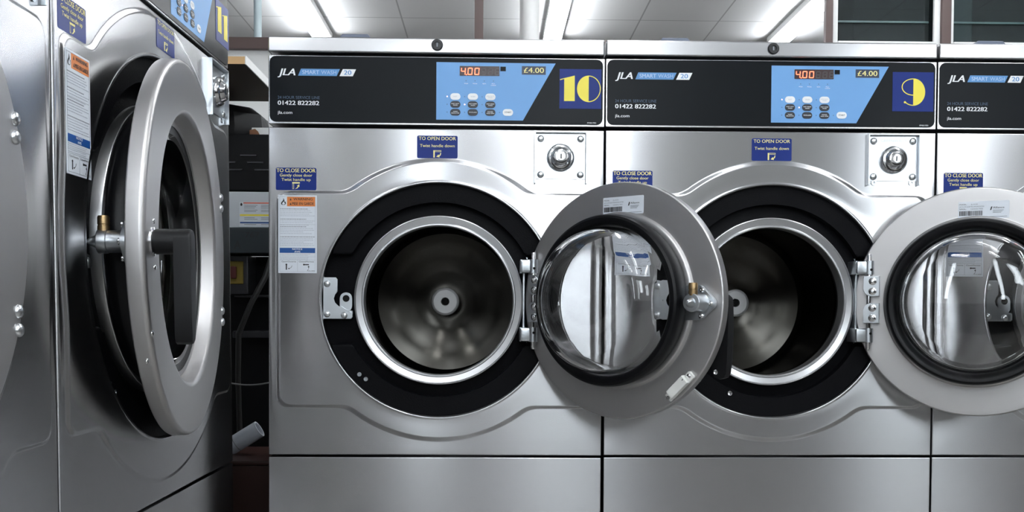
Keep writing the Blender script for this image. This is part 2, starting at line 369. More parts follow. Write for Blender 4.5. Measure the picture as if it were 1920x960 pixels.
def control_panel(root, D, num):
    W, zc, zl = D['W'], D['zc'], D['zl']; dz = zc - 0.6476; dx = D['dxr']
    P = lambda x, z: (x + dx, z + dz)
    top = zl - 0.0032; bot = zc + 0.0022
    ctl = M1(LIDSTEEL).box(0.0015, W - 0.0015, 0.0, 0.66, bot, top, 0.002).obj('control_panel', root, (0, 0, BZ))
    o = (0, 0, 0)
    M1(PANELBLACK).prism(rrect(0.0043, W - 0.0055, 0.6537 + dz, 0.7812 + dz, 0.012), -0.0012, 0.001, 0.0004).obj('fascia', ctl)
    y = -0.0012
    # logo lettering on the left
    M1(WHITE).prism([(0.1398, 0.7431 + dz), (0.1657, 0.7431 + dz), (0.1720, 0.7566 + dz), (0.1463, 0.7566 + dz)], y - 0.0003, y).obj('logo_badge', ctl)
    M1(LOGOBLUE).prism([(0.0595, 0.7432 + dz), (0.1344, 0.7432 + dz), (0.1406, 0.7566 + dz), (0.0652, 0.7566 + dz)], y - 0.0003, y).obj('logo_badge', ctl)
    PB = mat('logo_pale_blue', (0.45, 0.60, 0.80), 0.4)
    for m, t, a, b, z, h, k, bo, sh in ((WHITE, 'JLA', 0.0199, 0.0545, 0.7437, 0.0128, 3, 0.05, 0.25), (WHITE, '01422 822282', 0.0199, 0.1006, 0.6864, 0.0080, 3, 0.05, 0), (WHITE, 'jla.com', 0.0199, 0.0483, 0.6690, 0.0056, 3, 0.02, 0),
            (LOGOBLUE, '20', 0.1484, 0.1631, 0.7457, 0.0085, 6, 0.03, 0), (PB, 'SMART', 0.0676, 0.1006, 0.7463, 0.0073, 6, 0.035, 0), (PB, 'WASH', 0.1044, 0.1337, 0.7463, 0.0073, 6, 0, 0), (DIMBLUE, '24 HOUR SERVICE LINE', 0.0199, 0.1015, 0.6981, 0.0056, 3, 0, 0)) + (((WHITE, 'PM01701', 0.6244, 0.6415, 0.6563, 0.0028, 3, 0, 0),) if D['small'] else ()):
        M1(m).text(t, a, b, z + dz, h, y - 0.0001 * k, bo, sh).obj('lettering', ctl)
    # blue keypad
    kp = M1(BLUE).prism([P(0.3284, 0.6610), P(0.4980, 0.6610), P(0.5612, 0.7725), P(0.3284, 0.7725)], y - 0.0004, y)
    for x in (0.3863, 0.4038, 0.4219, 0.4398): kp.use(DARKDOT).prism([P(*q) for q in circ(x, 0.7369, 0.0010, 10)], y - 0.0006, y - 0.0003)
    kp.use(WHITE)
    for t, a, b, z in (('Wash', 0.3826, 0.3902, 0.7308), ('Rinse', 0.3998, 0.4081, 0.7308), ('Spin', 0.4186, 0.4253, 0.7308), ('Door', 0.4365, 0.4430, 0.7308), ('Locked', 0.4350, 0.4445, 0.7279)):
        kp.text(t, a + dx, b + dx, z + dz, 0.0019, y - 0.0006, 0.02)
    for i in range(3):
        for j in range(3):
            kp.use(LEDPINK if (i, j) in ((0, 0), (1, 1)) else DARKDOT).prism([P(*q) for q in circ(0.3496 + 0.0342 * j, 0.7061 - 0.0152 * i, 0.0013 if (i, j) in ((0, 0), (1, 1)) else 0.0010, 12)], y - 0.0007, y - 0.0003)
    kp.use(DARKDOT).prism([P(*q) for q in circ(0.4522, 0.6760, 0.0010, 10)], y - 0.0006, y - 0.0003)
    kp.use(PANELBLACK).prism([P(0.4532, 0.7563), P(0.4639, 0.7563), P(0.4639, 0.7652), P(0.4532, 0.7652)], y - 0.0007, y - 0.0003)
    kp = kp.obj('keypad', root, (0, 0, BZ))
    for i in range(3):
        for j in range(3):
            cx, cz = 0.3656 + 0.0342 * j, 0.7061 - 0.01525 * i
            b = M1(WHITE if i == 0 else BTNBLACK).prism([P(*q) for q in rrect(cx - 0.0100, cx + 0.0100, cz - 0.0064, cz + 0.0064, 0.0062)], y - 0.0013, y - 0.0004, 0.0003)
            t1, t2 = BTN_TXT[i * 3 + j]; b.use(mat('button_grey_print', (0.55, 0.57, 0.62), 0.5) if i == 0 else WHITE)
            hw = lambda t: min(0.0076, 0.00082 * len(t) + 0.001)
            if t2:
                b.text(t1, cx - hw(t1) + dx, cx + hw(t1) + dx, cz + 0.0004 + dz, 0.0019, y - 0.0015, 0.02); b.text(t2, cx - hw(t2) + dx, cx + hw(t2) + dx, cz - 0.0026 + dz, 0.0019, y - 0.0015, 0.02)
            else: b.text(t1, cx - hw(t1) + dx, cx + hw(t1) + dx, cz - 0.0010 + dz, 0.0021, y - 0.0015, 0.02)
            b.obj('button', kp)
    b = M1(WHITE).prism([P(*q) for q in rrect(0.4583, 0.4786, 0.6697, 0.6829, 0.0063)], y - 0.0013, y - 0.0004, 0.0003)
    b.use(INK).text('START', 0.4622 + dx, 0.4750 + dx, 0.6749 + dz, 0.0030, y - 0.0015, 0.02); b.obj('button', kp)
    # display
    d = M1(LEDWIN).prism([P(*q) for q in rrect(0.3738, 0.4516, 0.7468, 0.7655, 0.001, 2)], y - 0.0012, y - 0.0004)
    d.use(LED)
    for ch, a, c in (('4', 0.3757, 0.3850), ('0', 0.3890, 0.3983), ('0', 0.4024, 0.4117)): seven_seg(d, ch, a + dx, c + dx, 0.7483 + dz, 0.7620 + dz, y - 0.0016)
    d.prism([P(*q) for q in circ(0.3870, 0.7487, 0.0011, 8)], y - 0.0016, y - 0.0012)
    d.use(LEDDIM)
    for a in (0.4158, 0.4292, 0.4424): seven_seg(d, '8', a + dx, a + 0.0088 + dx, 0.7483 + dz, 0.7615 + dz, y - 0.0016)
    d.obj('display', kp)
    pl = M1(NAVY2).prism([P(0.4953, 0.7503), P(0.5420, 0.7503), P(0.5420, 0.7666), P(0.4953, 0.7666)], y - 0.0008, y - 0.0003)
    pl.use(PALEYELLOW).text('£4.00', 0.4990 + dx, 0.5385 + dx, 0.7538 + dz, 0.0098, y - 0.0011, 0.02)
    pl.obj('price_label', kp)
    npz = M1(NAVY).prism([P(0.5693, 0.6850), P(0.6513, 0.6850), P(0.6513, 0.7622), P(0.5693, 0.7622)], y - 0.0006, y, 0.0002)
    npz = npz.obj('number_plate', root, (0, 0, BZ))
    for dg in DIGITS.get(num, ()):
        m = M1(YELLOW); numeral(m, dg, y - 0.0010, dx, dz); m.obj('digit', npz)
def sticker_close(root, D):
    z = D['zb'] + D['bh'] + 0.0255; x = 0.0555
    m = M1(NAVY).prism(rrect(x - 0.0395, x + 0.0395, z - 0.0217, z + 0.0217, 0.003, 3), -0.0004, 0.0)
    m.use(PALEYELLOW); y = -0.0007
    m.text('TO CLOSE DOOR', x - 0.0378, x + 0.0378, z + 0.0130, 0.0070, y, 0.03)
    m.text('Gently close door', x - 0.0316, x + 0.0316, z + 0.0046, 0.0054, y, 0.012); m.text('Twist handle up', x - 0.0284, x + 0.0284, z - 0.0039, 0.0054, y, 0.012)
    m.box(x - 0.0075, x + 0.0072, y, -0.0003, z - 0.0090, z - 0.0063)
    m.prism([(x - 0.0072, z - 0.0095), (x - 0.0042, z - 0.0095), (x - 0.0042, z - 0.0195), (x - 0.0072, z - 0.0195)], y, -0.0003); m.use(NAVY).box(x - 0.0065, x - 0.0049, y - 0.0002, y, z - 0.0188, z - 0.0097); m.use(PALEYELLOW)
    m.prism([(x - 0.0020, z - 0.0198), (x + 0.0030, z - 0.0180), (x + 0.0050, z - 0.0150), (x + 0.0066, z - 0.0155), (x + 0.0060, z - 0.0105), (x + 0.0015, z - 0.0135), (x + 0.0032, z - 0.0143), (x + 0.0016, z - 0.0165)], y, -0.0003)
    m.obj('close_door_sticker', root, (0, 0, BZ))
def sticker_open(root, D):
    x = D['W'] / 2 + 0.0008 + (0.009 if not D['small'] else 0); z = D['zc'] - 0.0397 + (0.004 if not D['small'] else 0)
    m = M1(NAVY).prism(rrect(x - 0.0397, x + 0.0397, z - 0.0220, z + 0.0220, 0.003, 3), -0.0004, 0.0); y = -0.0007
    m.use(PALEYELLOW).text('TO OPEN DOOR', x - 0.0362, x + 0.0362, z + 0.0134, 0.0064, y, 0.012)
    m.text('Twist handle down', x - 0.0340, x + 0.0340, z - 0.0003, 0.0056, y, 0.010)
    m.box(x - 0.0078, x - 0.0049, y, -0.0003, z - 0.0205, z - 0.0065)
    m.box(x - 0.0049, x + 0.0076, y, -0.0003, z - 0.0075, z - 0.0065).box(x - 0.0049, x + 0.0070, y, -0.0003, z - 0.0096, z - 0.0088).box(x + 0.0066, x + 0.0076, y, -0.0003, z - 0.0096, z - 0.0065)
    m.prism([(x + 0.0076, z - 0.0115), (x + 0.0066, z - 0.0160), (x + 0.0040, z - 0.0180), (x + 0.0045, z - 0.0203), (x - 0.0020, z - 0.0190), (x + 0.0022, z - 0.0145), (x + 0.0030, z - 0.0163), (x + 0.0050, z - 0.0147), (x + 0.0058, z - 0.0115)], y, -0.0003)
    m.obj('open_door_sticker', root, (0, 0 if D['small'] else -D['step'] - 0.0002, BZ))
def warning_label(root, D):
    x0 = 0.0218 if D['small'] else 0.0255; z0 = 0.3592 if D['small'] else 0.4605
    rx, rz = x0 - 0.0218, z0 - 0.3592; Y = -D['step']
    kx = 1.0 if D['small'] else 0.92
    p = lambda pts: [(x0 + (x - 0.0218) * kx, z + rz) for x, z in pts]
    X = lambda x: x0 + (x - 0.0218) * kx
    q = lambda a, b, c, d: p([(a, c), (b, c), (b, d), (a, d)])
    m = M1(PAPER).prism(q(0.0216, 0.0966, 0.3592, 0.5108), Y - 0.0005, Y); y, yb = Y - 0.0008, Y - 0.0004
    m.use(ORANGE).prism(q(0.0388, 0.0934, 0.4893, 0.5076), y, yb)
    m.use(LBLUE).prism(q(0.0243, 0.0936, 0.3985, 0.4083), y, yb)
    m.use(INK).text('WARNING', X(0.0510), X(0.0884), 0.5009 + rz, 0.0048, y - 0.0003, 0.03).text('MISE EN GARDE', X(0.0486), X(0.0908), 0.4920 + rz, 0.0052, y - 0.0003, 0.03)
    for zz in (0.5007, 0.4920): m.prism(p([(0.0440, zz), (0.0475, zz), (0.04575, zz + 0.0046)]), y - 0.0003, y)
    m.prism(p([(0.0290, 0.4918), (0.0345, 0.4918), (0.0366, 0.4945), (0.0358, 0.4985), (0.0340, 0.4975), (0.0335, 0.5015), (0.0318, 0.5052), (0.0312, 0.5010), (0.0290, 0.4985), (0.0272, 0.4962), (0.0272, 0.4935)]), y, yb)
    m.use(PAPER).prism(p([(0.0300, 0.4925), (0.0338, 0.4925), (0.0348, 0.4945), (0.0335, 0.4965), (0.0322, 0.4985), (0.0300, 0.4958), (0.0294, 0.4940)]), y - 0.0003, y)
    LG, LH = mat('small_print', (0.50, 0.53, 0.59), 0.5), mat('small_print_heads', (0.30, 0.32, 0.36), 0.5)
    m.use(GREYINK)
    for a, b, c, d in ((0.0243, 0.0936, 0.4538, 0.4541), (0.0243, 0.0936, 0.5078, 0.5081), (0.0243, 0.0936, 0.3845, 0.3848), (0.0243, 0.0936, 0.3620, 0.3623), (0.0243, 0.0246, 0.3620, 0.5078), (0.0933, 0.0936, 0.3620, 0.5078), (0.0590, 0.0593, 0.3620, 0.3845), (0.0243, 0.0936, 0.3913, 0.3915)): m.prism(q(a, b, c, d), y, yb)
    rnd = random.Random(3)
    z = 0.4868
    for k in range(24):
        z -= 0.0033
        if k in (5, 15): continue
        if k == 9: z -= 0.0015
        if z < 0.4105: break
        head = k in (0, 6, 10, 16)
        wd = rnd.choice((0.066, 0.064, 0.045, 0.056, 0.062)) if not head else (0.050 if k != 16 else 0.064)
        m.use(LH if head else LG); x = 0.0255
        while x < 0.0255 + wd:
            ln = rnd.uniform(0.0015, 0.0055); m.prism(q(x, min(x + ln, 0.0925), z, z + (0.0013 if head else 0.0010)), y, yb); x += ln + 0.0008
            if x > 0.092: break
    m.use(LG)
    for z in (0.3960, 0.3935, 0.3890, 0.3862):
        x = 0.0255
        while x < 0.080: ln = rnd.uniform(0.0015, 0.005); m.prism(q(x, x + ln, z, z + 0.0009), y, yb); x += ln + 0.0007
    m.use(WHITE).text('NOTICE', X(0.0490), X(0.0686), 0.4043 + rz, 0.0032, y - 0.0003, 0.03).text('AVIS', X(0.0530), X(0.0646), 0.3993 + rz, 0.0032, y - 0.0003, 0.03)
    m.use(INK).text('Open/Ouverte', X(0.0280), X(0.0560), 0.3803 + rz, 0.0026, y, 0.0).text('Closed/Fermee', X(0.0618), X(0.0910), 0.3803 + rz, 0.0026, y, 0.0)
    m.prism(p(circ(0.0374, 0.3758, 0.0017, 12)), y, yb).prism(q(0.0363, 0.0385, 0.3655, 0.3755), y, yb)
    m.prism(p(circ(0.0715, 0.3758, 0.0017, 12)), y, yb).prism(q(0.0715, 0.0812, 0.3748, 0.3768), y, yb)
    m.prism(p(band(0.0410, 0.3740, 0.0075, 0.0065, 0.0006, -70, 0, 8)), y, yb).prism(p([(0.0400, 0.3680), (0.0436, 0.3692), (0.0432, 0.3665)]), y, yb)
    m.prism(p(band(0.0770, 0.3715, 0.0045, 0.0075, 0.0006, -80, 20, 8)), y, yb).prism(p(circ(0.0806, 0.3714, 0.0014, 10)), y, yb)
    m.text('P/N 800', X(0.0785), X(0.0925), 0.3630 + rz, 0.0016, y, 0.0)
    m.obj('warning_label', root, (0, 0, BZ))
def coin_lock(root, D):
    cx = 0.5724 if D['small'] else 0.655; cz = D['zc'] - 0.0582
    pl = M1(ZINC).box(cx - 0.0485, cx + 0.0485, -0.0015, 0.002, cz - 0.0420, cz + 0.0455, 0.0005)
    for s in (-1, 1): pl.box(cx + s * 0.0505 - 0.0014, cx + s * 0.0505 + 0.0014, -0.0095, 0.002, cz - 0.0508, cz + 0.0505, 0.0004)
    pl.box(cx - 0.0505, cx + 0.0505, -0.0095, 0.002, cz + 0.0478, cz + 0.0505, 0.0004)
    for s in (-1, 1): pl.lathe([(0.0052, -0.0005), (0.0052, -0.0018), (0.0025, -0.0018), (0.0025, -0.0005)], cx + s * 0.0375, cz - 0.0452, 16, closed=True)
    pl.use(mat('stamped_grey', (0.42, 0.44, 0.46), 0.4, 1.0)).text('GREENWALD', cx - 0.0250, cx + 0.0261, cz + 0.0352, 0.0052, -0.0018, 0.0)
    pl = pl.obj('coin_lock_plate', root, (0, 0, BZ))
    for sx in (-0.0391, 0.0390):
        for sz in (-0.0334, 0.0366): M1(BOLTM).dome(cx + sx, -0.0015, cz + sz, 0.0068, 0.0045, 20).obj('bolt', pl)
    lk = M1(CHROME).lathe([(0.0272, -0.0015), (0.0272, -0.005), (0.0262, -0.0085), (0.0235, -0.0115), (0.0215, -0.0118), (0.0195, -0.0125), (0.0172, -0.0160), (0.0150, -0.0195), (0.0132, -0.0208), (0.0065, -0.0210), (0.0062, -0.0205), (0, -0.0205)], cx, cz, 48)
    lk.use(INK).box(cx - 0.0016, cx + 0.0012, -0.0216, -0.0200, cz - 0.0052, cz + 0.0052, 0.0004)
    lk.obj('lock_cylinder', pl)
def ringsector(ci, co, C, zmin, zmax, up):
    # outline of a crescent: outer arc radius co, inner arc radius ci, cut at z offset
    a = math.asin(zmin / co); b = math.asin(min(zmin / ci, 1))
    a, b = math.degrees(a), math.degrees(b)
    if up: return arc(C[0], C[1], co, co, a, 180 - a, 60) + arc(C[0], C[1], ci, ci, 180 - b, b, 60)
    return arc(C[0], C[1], co, co, 180 + a, 360 - a, 60) + arc(C[0], C[1], ci, ci, 360 - b, 180 + b, 60)
def tub_parts(root, D):
    C, q = D['C'], D['q']; o = (0, 0, BZ)
    r0 = D['r0']
    s = M1(BLACKPLASTIC).lathe([(r0 + 0.004, 0.032), (0.1665 * q, 0.022), (0.1640 * q, 0.060), (r0 + 0.004, 0.060)], C[0], C[1], 128, closed=True)
    s.prism(ringsector(0.193 * q, r0 - 0.0006, C, 0.0885 * q, 0, True), 0.006, 0.034, 0.007)
    s.prism(ringsector(0.191 * q, r0 - 0.0006, C, 0.0870 * q, 0, False), 0.004, 0.034, 0.007)
    s.use(ZINC)
    for x, z in ((-0.1555, -0.1470), (-0.1428, -0.1563)): s.lathe([(0.0042, 0.0045), (0.0042, 0.0022), (0.0018, 0.0022), (0.0012, 0.0036), (0, 0.0036)], C[0] + x * q, C[1] + z * q, 16)
    s.obj('door_surround', root, o)
    M1(RINGSTEEL).lathe([(0.1668 * q, 0.032), (0.1668 * q, 0.0075), (0.1662 * q, 0.0062), (0.1650 * q, 0.0058), (0.1640 * q, 0.0066), (0.1632 * q, 0.0080), (0.1525 * q, 0.0100), (0.1516 * q, 0.0085), (0.1505 * q, 0.0075), (0.1485 * q, 0.0075), (0.1470 * q, 0.0090), (0.1462 * q, 0.0140), (0.1480 * q, 0.045), (0.160 * q, 0.045)], C[0], C[1], 144).obj('tub_ring', root, o)
    M1(RUBBER).lathe([(0.150 * q, 0.045), (0.150 * q, 0.058), (0.156 * q, 0.066), (0.185 * q, 0.066)], C[0], C[1], 96).obj('tub_seal', root, o)
    R = 0.170 * q; d = D['drum']
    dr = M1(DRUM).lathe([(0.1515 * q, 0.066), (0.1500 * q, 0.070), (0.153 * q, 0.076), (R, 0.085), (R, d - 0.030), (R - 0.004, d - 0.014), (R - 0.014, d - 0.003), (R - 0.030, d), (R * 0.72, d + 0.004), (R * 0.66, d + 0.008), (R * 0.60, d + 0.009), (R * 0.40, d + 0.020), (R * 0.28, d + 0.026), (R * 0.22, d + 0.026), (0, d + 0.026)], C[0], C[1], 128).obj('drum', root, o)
    h = M1(mat('hub_steel', (0.50, 0.50, 0.50), 0.5, 0.7)).lathe([(0.030, d + 0.024), (0.0315, d - 0.040), (0.0305, d - 0.044), (0.026, d - 0.0455), (0.0095, d - 0.0455), (0.009, d - 0.043), (0.0085, d - 0.036), (0, d - 0.036)], C[0], C[1], 48)
    h.use(CAVITY).lathe([(0.0085, d - 0.0375), (0.0045, d - 0.0375), (0.0045, d - 0.043), (0, d - 0.043)], C[0], C[1], 20)
    h.obj('hub', dr, ang=0.3)
    # latch bracket, left
    cx, cz = C[0], C[1]
    L = lambda x, z: (cx - 0.219 * q + 0.219 - 0.334 + x - (0.004 if q > 1.1 else 0), cz - 0.3080 + z)
    br = M1(ZINC).prism([L(*p_) for p_ in [(0.1065, 0.2702), (0.1610, 0.2702), (0.1640, 0.2735), (0.1640, 0.282), (0.1590, 0.2850), (0.148, 0.2860), (0.1400, 0.2925), (0.1345, 0.297), (0.1290, 0.3020), (0.1265, 0.3100), (0.1290, 0.3180), (0.1345, 0.3240), (0.1345, 0.3480), (0.1310, 0.3518), (0.1065, 0.3518)]], 0.008, 0.012, 0.0008)
    br.prism([L(*p_) for p_ in rrect(0.1380, 0.1625, 0.284, 0.3225, 0.0118, 6)], 0.015, 0.019, 0.0008)
    br.prism([L(*p_) for p_ in [(0.1345, 0.2915), (0.1400, 0.2870), (0.1640, 0.2800), (0.1640, 0.2860), (0.1500, 0.2890), (0.1400, 0.2960)]], 0.0095, 0.017)
    br.use(CAVITY).lathe([(0.0068, 0.0146), (0.0062, 0.0144), (0, 0.0144)], *L(0.1505, 0.3105), 20)
    br = br.obj('latch_bracket', root, o)
    for x, z in ((0.1142, 0.3390), (0.1142, 0.2795), (0.1480, 0.2772)): M1(BOLTM).dome(*(L(x, z)[0], 0.008, L(x, z)[1]), 0.0066, 0.0045, 18).obj('screw', br)
    # hinge bracket, right
    px, py = D['pin']
    hb = M1(ZINC).box(px - 0.028, px - 0.010, 0.026, 0.032, cz - 0.083, cz + 0.087).box(px - 0.020, px - 0.016, -0.004, 0.028, cz - 0.056, cz + 0.056, 0.001)
    for s0, s1 in ((0.054, 0.0805), (-0.0795, -0.052)):
        hb.box(px - 0.026, px - 0.003, py - 0.006, py + 0.008, cz + s0, cz + s1, 0.005).box(px - 0.026, px - 0.012, py, 0.030, cz + s0, cz + s1, 0.001)
        hb.lathe([(0, cz + s0), (0.0088, cz + s0), (0.0088, cz + s1), (0, cz + s1)], px, seg=24, axis='z', cy=py)
    hb.use(CAVITY)
    for zz in (0.063, -0.062): hb.lathe([(0.0026, py - 0.0092), (0, py - 0.0092)], px + 0.001, cz + zz, 12)
    hb = hb.obj('hinge_bracket', root, o)
    M1(CHROME).lathe([(0, cz - 0.094), (0.0038, cz - 0.094), (0.0045, cz - 0.092), (0.0045, cz + 0.092), (0.0038, cz + 0.094), (0, cz + 0.094)], px, seg=16, axis='z', cy=py).obj('hinge_pin', hb)
def door(root, D, phi):
    q, R, e = D['q'], D['R'], D['e']; T = D['T']
    CX, CY = -(R - e), -0.008                        # disc centre, inner face plane, seen from the hinge pin
    P = lambda u, v: (CX - u, v)
    prof = [(0.150 * q, 0.0075), (0.1575 * q, 0.0075), (0.1600 * q, 0.0055), (0.1625 * q, 0.0005), (0.166 * q, 0), (R - 0.0085, 0), (R - 0.006, -0.0012), (R - 0.0035, -0.0004), (R - 0.0012, -0.0012), (R, -0.0035),
            (R, -T + 0.008), (R - 0.0008, -T + 0.0045), (R - 0.0028, -T + 0.0016), (R - 0.0065, -T), (0.161 * q, -T), (0.1575 * q, -T + 0.0015), (0.1545 * q, -T + 0.006), (0.149 * q, -T + 0.022 * q), (0.1455 * q, -T + 0.030), (0.1435 * q, -0.002), (0.150 * q, -0.002)]
    dm = M1(DOORSTEEL).lathe([(r, CY + y) for r, y in prof], CX, 0, 160, closed=True)
    dm.wn = True
    d = dm.obj('door', root, (D['pin'][0], D['pin'][1], BZ + D['C'][1]), ang=0.9)
    d.rotation_euler = (0, 0, phi)
    g = 0.98 * q
    M1(RUBBER).lathe([(r * q, CY + y) for r, y in ((0.1500, 0.007), (0.1515, 0.009), (0.1525, 0.016), (0.1540, 0.022), (0.1560, 0.032), (0.1555, 0.040), (0.1530, 0.046), (0.1490, 0.0485), (0.1425, 0.0480), (0.1375, 0.0440), (0.1350, 0.0380), (0.1345, 0.000), (0.1440, -0.001))], CX, 0, 128, closed=True).obj('door_gasket', d)
    out = [(0.1340, 0.000), (0.1335, 0.030), (0.1325, 0.050), (0.1295, 0.066), (0.1240, 0.080), (0.1150, 0.091), (0.1020, 0.0985), (0.080, 0.1035), (0.045, 0.1065), (0.0, 0.1075)]
    inn = [(0.0, 0.1010), (0.045, 0.1000), (0.078, 0.0970), (0.0980, 0.0925), (0.1090, 0.0865), (0.1170, 0.0770), (0.1225, 0.0645), (0.1255, 0.050), (0.1265, 0.030), (0.1270, 0.000)]
    gm = M1(GLASS).lathe([(r * q, CY + y * (0.85 + 0.15 * q)) for r, y in out + inn], CX, 0, 128, closed=False)
    a = [v for v in gm.bm.verts]
    # close the open rim between outer and inner wall
    ro = sorted([v for v in gm.bm.verts if len(v.link_faces) == 2], key=lambda v: math.hypot(v.co.x - CX, v.co.z))
    n = len(ro) // 2
    key = lambda v: math.atan2(v.co.z, v.co.x - CX)
    gm.bridge(sorted(ro[:n], key=key), sorted(ro[n:], key=key))
    gm.obj('door_glass', d)
    # latch plate and pin on the inner face
    u0 = (q - 1) * 0.2 + 0.003; c0 = -0.0035
    lp = M1(ZINC).prism([P(u + u0, v) for u, v in ((0.1395, 0.0255), (0.1415, 0.0272), (0.1735, 0.0272), (0.1775, 0.0250), (0.2000, 0.0035), (0.2022, -0.0010), (0.2022, -0.0080), (0.2000, -0.0115), (0.1775, -0.0315), (0.1735, -0.0335), (0.1415, -0.0335), (0.1395, -0.0315))], CY + 0.010, CY + 0.0015, 0.0008)
    lp = lp.obj('latch_plate', d)
    ax = P(0.176 + u0, c0)
    pn = M1(ZINC).lathe([(0.0165, CY + 0.010), (0.0150, CY + 0.013), (0.0148, CY + 0.030), (0.0158, CY + 0.031), (0.0158, CY + 0.042), (0.0150, CY + 0.043), (0.0085, CY + 0.0435), (0.0080, CY + 0.047), (0.0045, CY + 0.054), (0.0030, CY + 0.0565), (0, CY + 0.057)], ax[0], ax[1], 32).obj('latch_pin', lp)
    M1(BRASS).lathe([(0, c0 + 0.0120), (0.0078, c0 + 0.0120), (0.0078, c0 + 0.0200), (0.0072, c0 + 0.0204), (0.0072, c0 + 0.0222), (0.0078, c0 + 0.0226), (0.0078, c0 + 0.0310), (0.0068, c0 + 0.0335), (0, c0 + 0.0340)], ax[0], seg=24, axis='z', cy=CY + 0.036).obj('brass_plunger', lp)
    for u, v in ((0.1790, 0.0185), (0.1955, -0.0045), (0.1780, -0.0260)):
        m = M1(CHROME).lathe([(0.0045, CY + 0.010), (0.0045, CY + 0.0125), (0.0028, CY + 0.0138), (0.0016, CY + 0.0138), (0.0014, CY + 0.0120), (0, CY + 0.0120)], *P(u + u0, v), 16); m.obj('screw', lp)
    # hinge leaves bolted on the inner face
    for s in (1, -1):
        pts = [(-0.1693, 0.0505), (-0.1693, 0.0115)] + [(-0.1850 + 0.0135 * math.cos(t), 0.0250 + 0.0135 * math.sin(t)) for t in [math.radians(-90 - 15 * i) for i in range(7)]] + [(-0.1985, 0.0505)]
        hl = M1(ZINC).prism([P(u - (q - 1) * 0.204, s * (v - 0.0045) + 0.0045) for u, v in pts], CY + 0.0135, CY + 0.0003, 0.0008)
        hl.box(CX + 0.185 + (q - 1) * 0.2, -0.004 if q > 1 else -0.002, CY + 0.002, CY + 0.010, s * 0.046 + 0.0045 - 0.003, s * 0.046 + 0.0045 + 0.003)
        hl = hl.obj('hinge_leaf', d)
        for v in (0.0405, 0.0208): M1(CHROME).lathe([(0.0074, CY + 0.0135), (0.0074, CY + 0.0147), (0.0050, CY + 0.0155), (0.0046, CY + 0.0180), (0.0030, CY + 0.0190), (0.0016, CY + 0.0190), (0.0014, CY + 0.0165), (0, CY + 0.0165)], *P(-0.1815 - (q - 1) * 0.204, s * (v - 0.0045) + 0.0045), 20).obj('bolt', hl)
    for zz in (0.113, 0.0925, -0.1015, -0.1225):          # domed rivets of the hinge on the outer face
        if not D['small']:
            M1(BOLTM).dome(CX + 0.256, CY - T, zz * 0.95 + 0.002, 0.0075, 0.0045, 18).obj('rivet', d)
    # serial label with bar code
    v0 = 0.1735 * q if D['small'] else 0.232; uu = 0.0125
    sl = M1(PAPER); pr = [P(u, v) for u, v in rrect(uu - 0.0437, uu + 0.0437, v0 - 0.0163, v0 + 0.0163, 0.002, 3)]
    sl.prism(pr, CY + 0.0006, CY); y = CY + 0.0009
    bx = lambda a, b, c, dd: sl.prism([P(uu + a, v0 + c), P(uu + b, v0 + c), P(uu + b, v0 + dd), P(uu + a, v0 + dd)], y, CY + 0.0005)
    tx = lambda t, a, b, c, h, bo=0.01: sl.text(t, CX - uu - b, CX - uu - a, v0 + c, h, y, bo, 0.0, True)
    sl.use(INK); tx('MODEL:', -0.0415, -0.0290, 0.0098, 0.0022); tx('SERIAL:', -0.0415, -0.0295, 0.0010, 0.0022)
    sl.use(GREYINK); tx('JLA20', -0.022, -0.010, 0.0098, 0.0022); tx('JCUX20MDR003M0', -0.0415, 0.001, 0.0054, 0.0022); tx('1606061905', -0.022, -0.001, 0.0010, 0.0022)
    rn = random.Random(5); a = -0.0415; sl.use(INK)
    while a < -0.0015:
        w = rn.choice((0.0006, 0.001, 0.0016)); bx(a, a + w, -0.0105, -0.0015); a += w + rn.choice((0.0005, 0.0008))
    sl.use(INK).prism([P(uu + 0.0110, v0 - 0.0010), P(uu + 0.0130, v0 - 0.0010), P(uu + 0.0150, v0 + 0.0055), P(uu + 0.0130, v0 + 0.0055)], y, CY + 0.0005); tx('Alliance', 0.0160, 0.0350, 0.0020, 0.0032, 0.015)
    sl.use(GREYINK)
    for k in range(3): bx(0.016, 0.034 - 0.002 * k, -0.0018 - 0.0022 * k, -0.0009 - 0.0022 * k)
    bx(-0.028, -0.012, -0.0136, -0.0124); bx(-0.004, 0.040, -0.0136, -0.0127)
    sl.obj('serial_label', d)
    # white catch near the lower rim
    if D['small']:
        ca = M1(WPLASTIC); cu, cv = 0.1372, -0.1490; dv = (0.718, 0.696); nv = (-0.696, 0.718)
        pt = lambda a, b: P(cu + dv[0] * a + nv[0] * b, cv + dv[1] * a + nv[1] * b)
        ca.prism([pt(a, b) for a, b in ((-0.0240, -0.0085), (0.0190, -0.0085), (0.0190, 0.0085), (-0.0240, 0.0085))], CY + 0.014, CY + 0.002, 0.002)
        ca.prism([pt(a, b) for a, b in ((0.0180, -0.0080), (0.0310, -0.0080), (0.0330, -0.0060), (0.0330, 0.0050), (0.0300, 0.0075), (0.0180, 0.0060))], CY + 0.006, CY + 0.0005, 0.001)
        ca.prism([pt(a, b) for a, b in ((-0.0230, -0.0075), (-0.0330, -0.0075), (-0.0330, -0.0030), (-0.0290, -0.0010), (-0.0290, 0.0030), (-0.0330, 0.0040), (-0.0330, 0.0075), (-0.0230, 0.0075))], CY + 0.006, CY + 0.0005, 0.001)
        ca.use(CHROME).lathe([(0.0042, CY + 0.006), (0.0042, CY + 0.0075), (0.002, CY + 0.0088), (0, CY + 0.0088)], *pt(0.0262, 0.0), 16).lathe([(0.0036, CY + 0.001), (0.0036, CY + 0.006), (0, CY + 0.0066)], *pt(-0.0315, 0.0), 14)
        ca.use(INK).prism([pt(a, b) for a, b in ((0.0130, 0.001), (0.0175, 0.0028), (0.0165, 0.0005))], CY + 0.0143, CY + 0.0138)
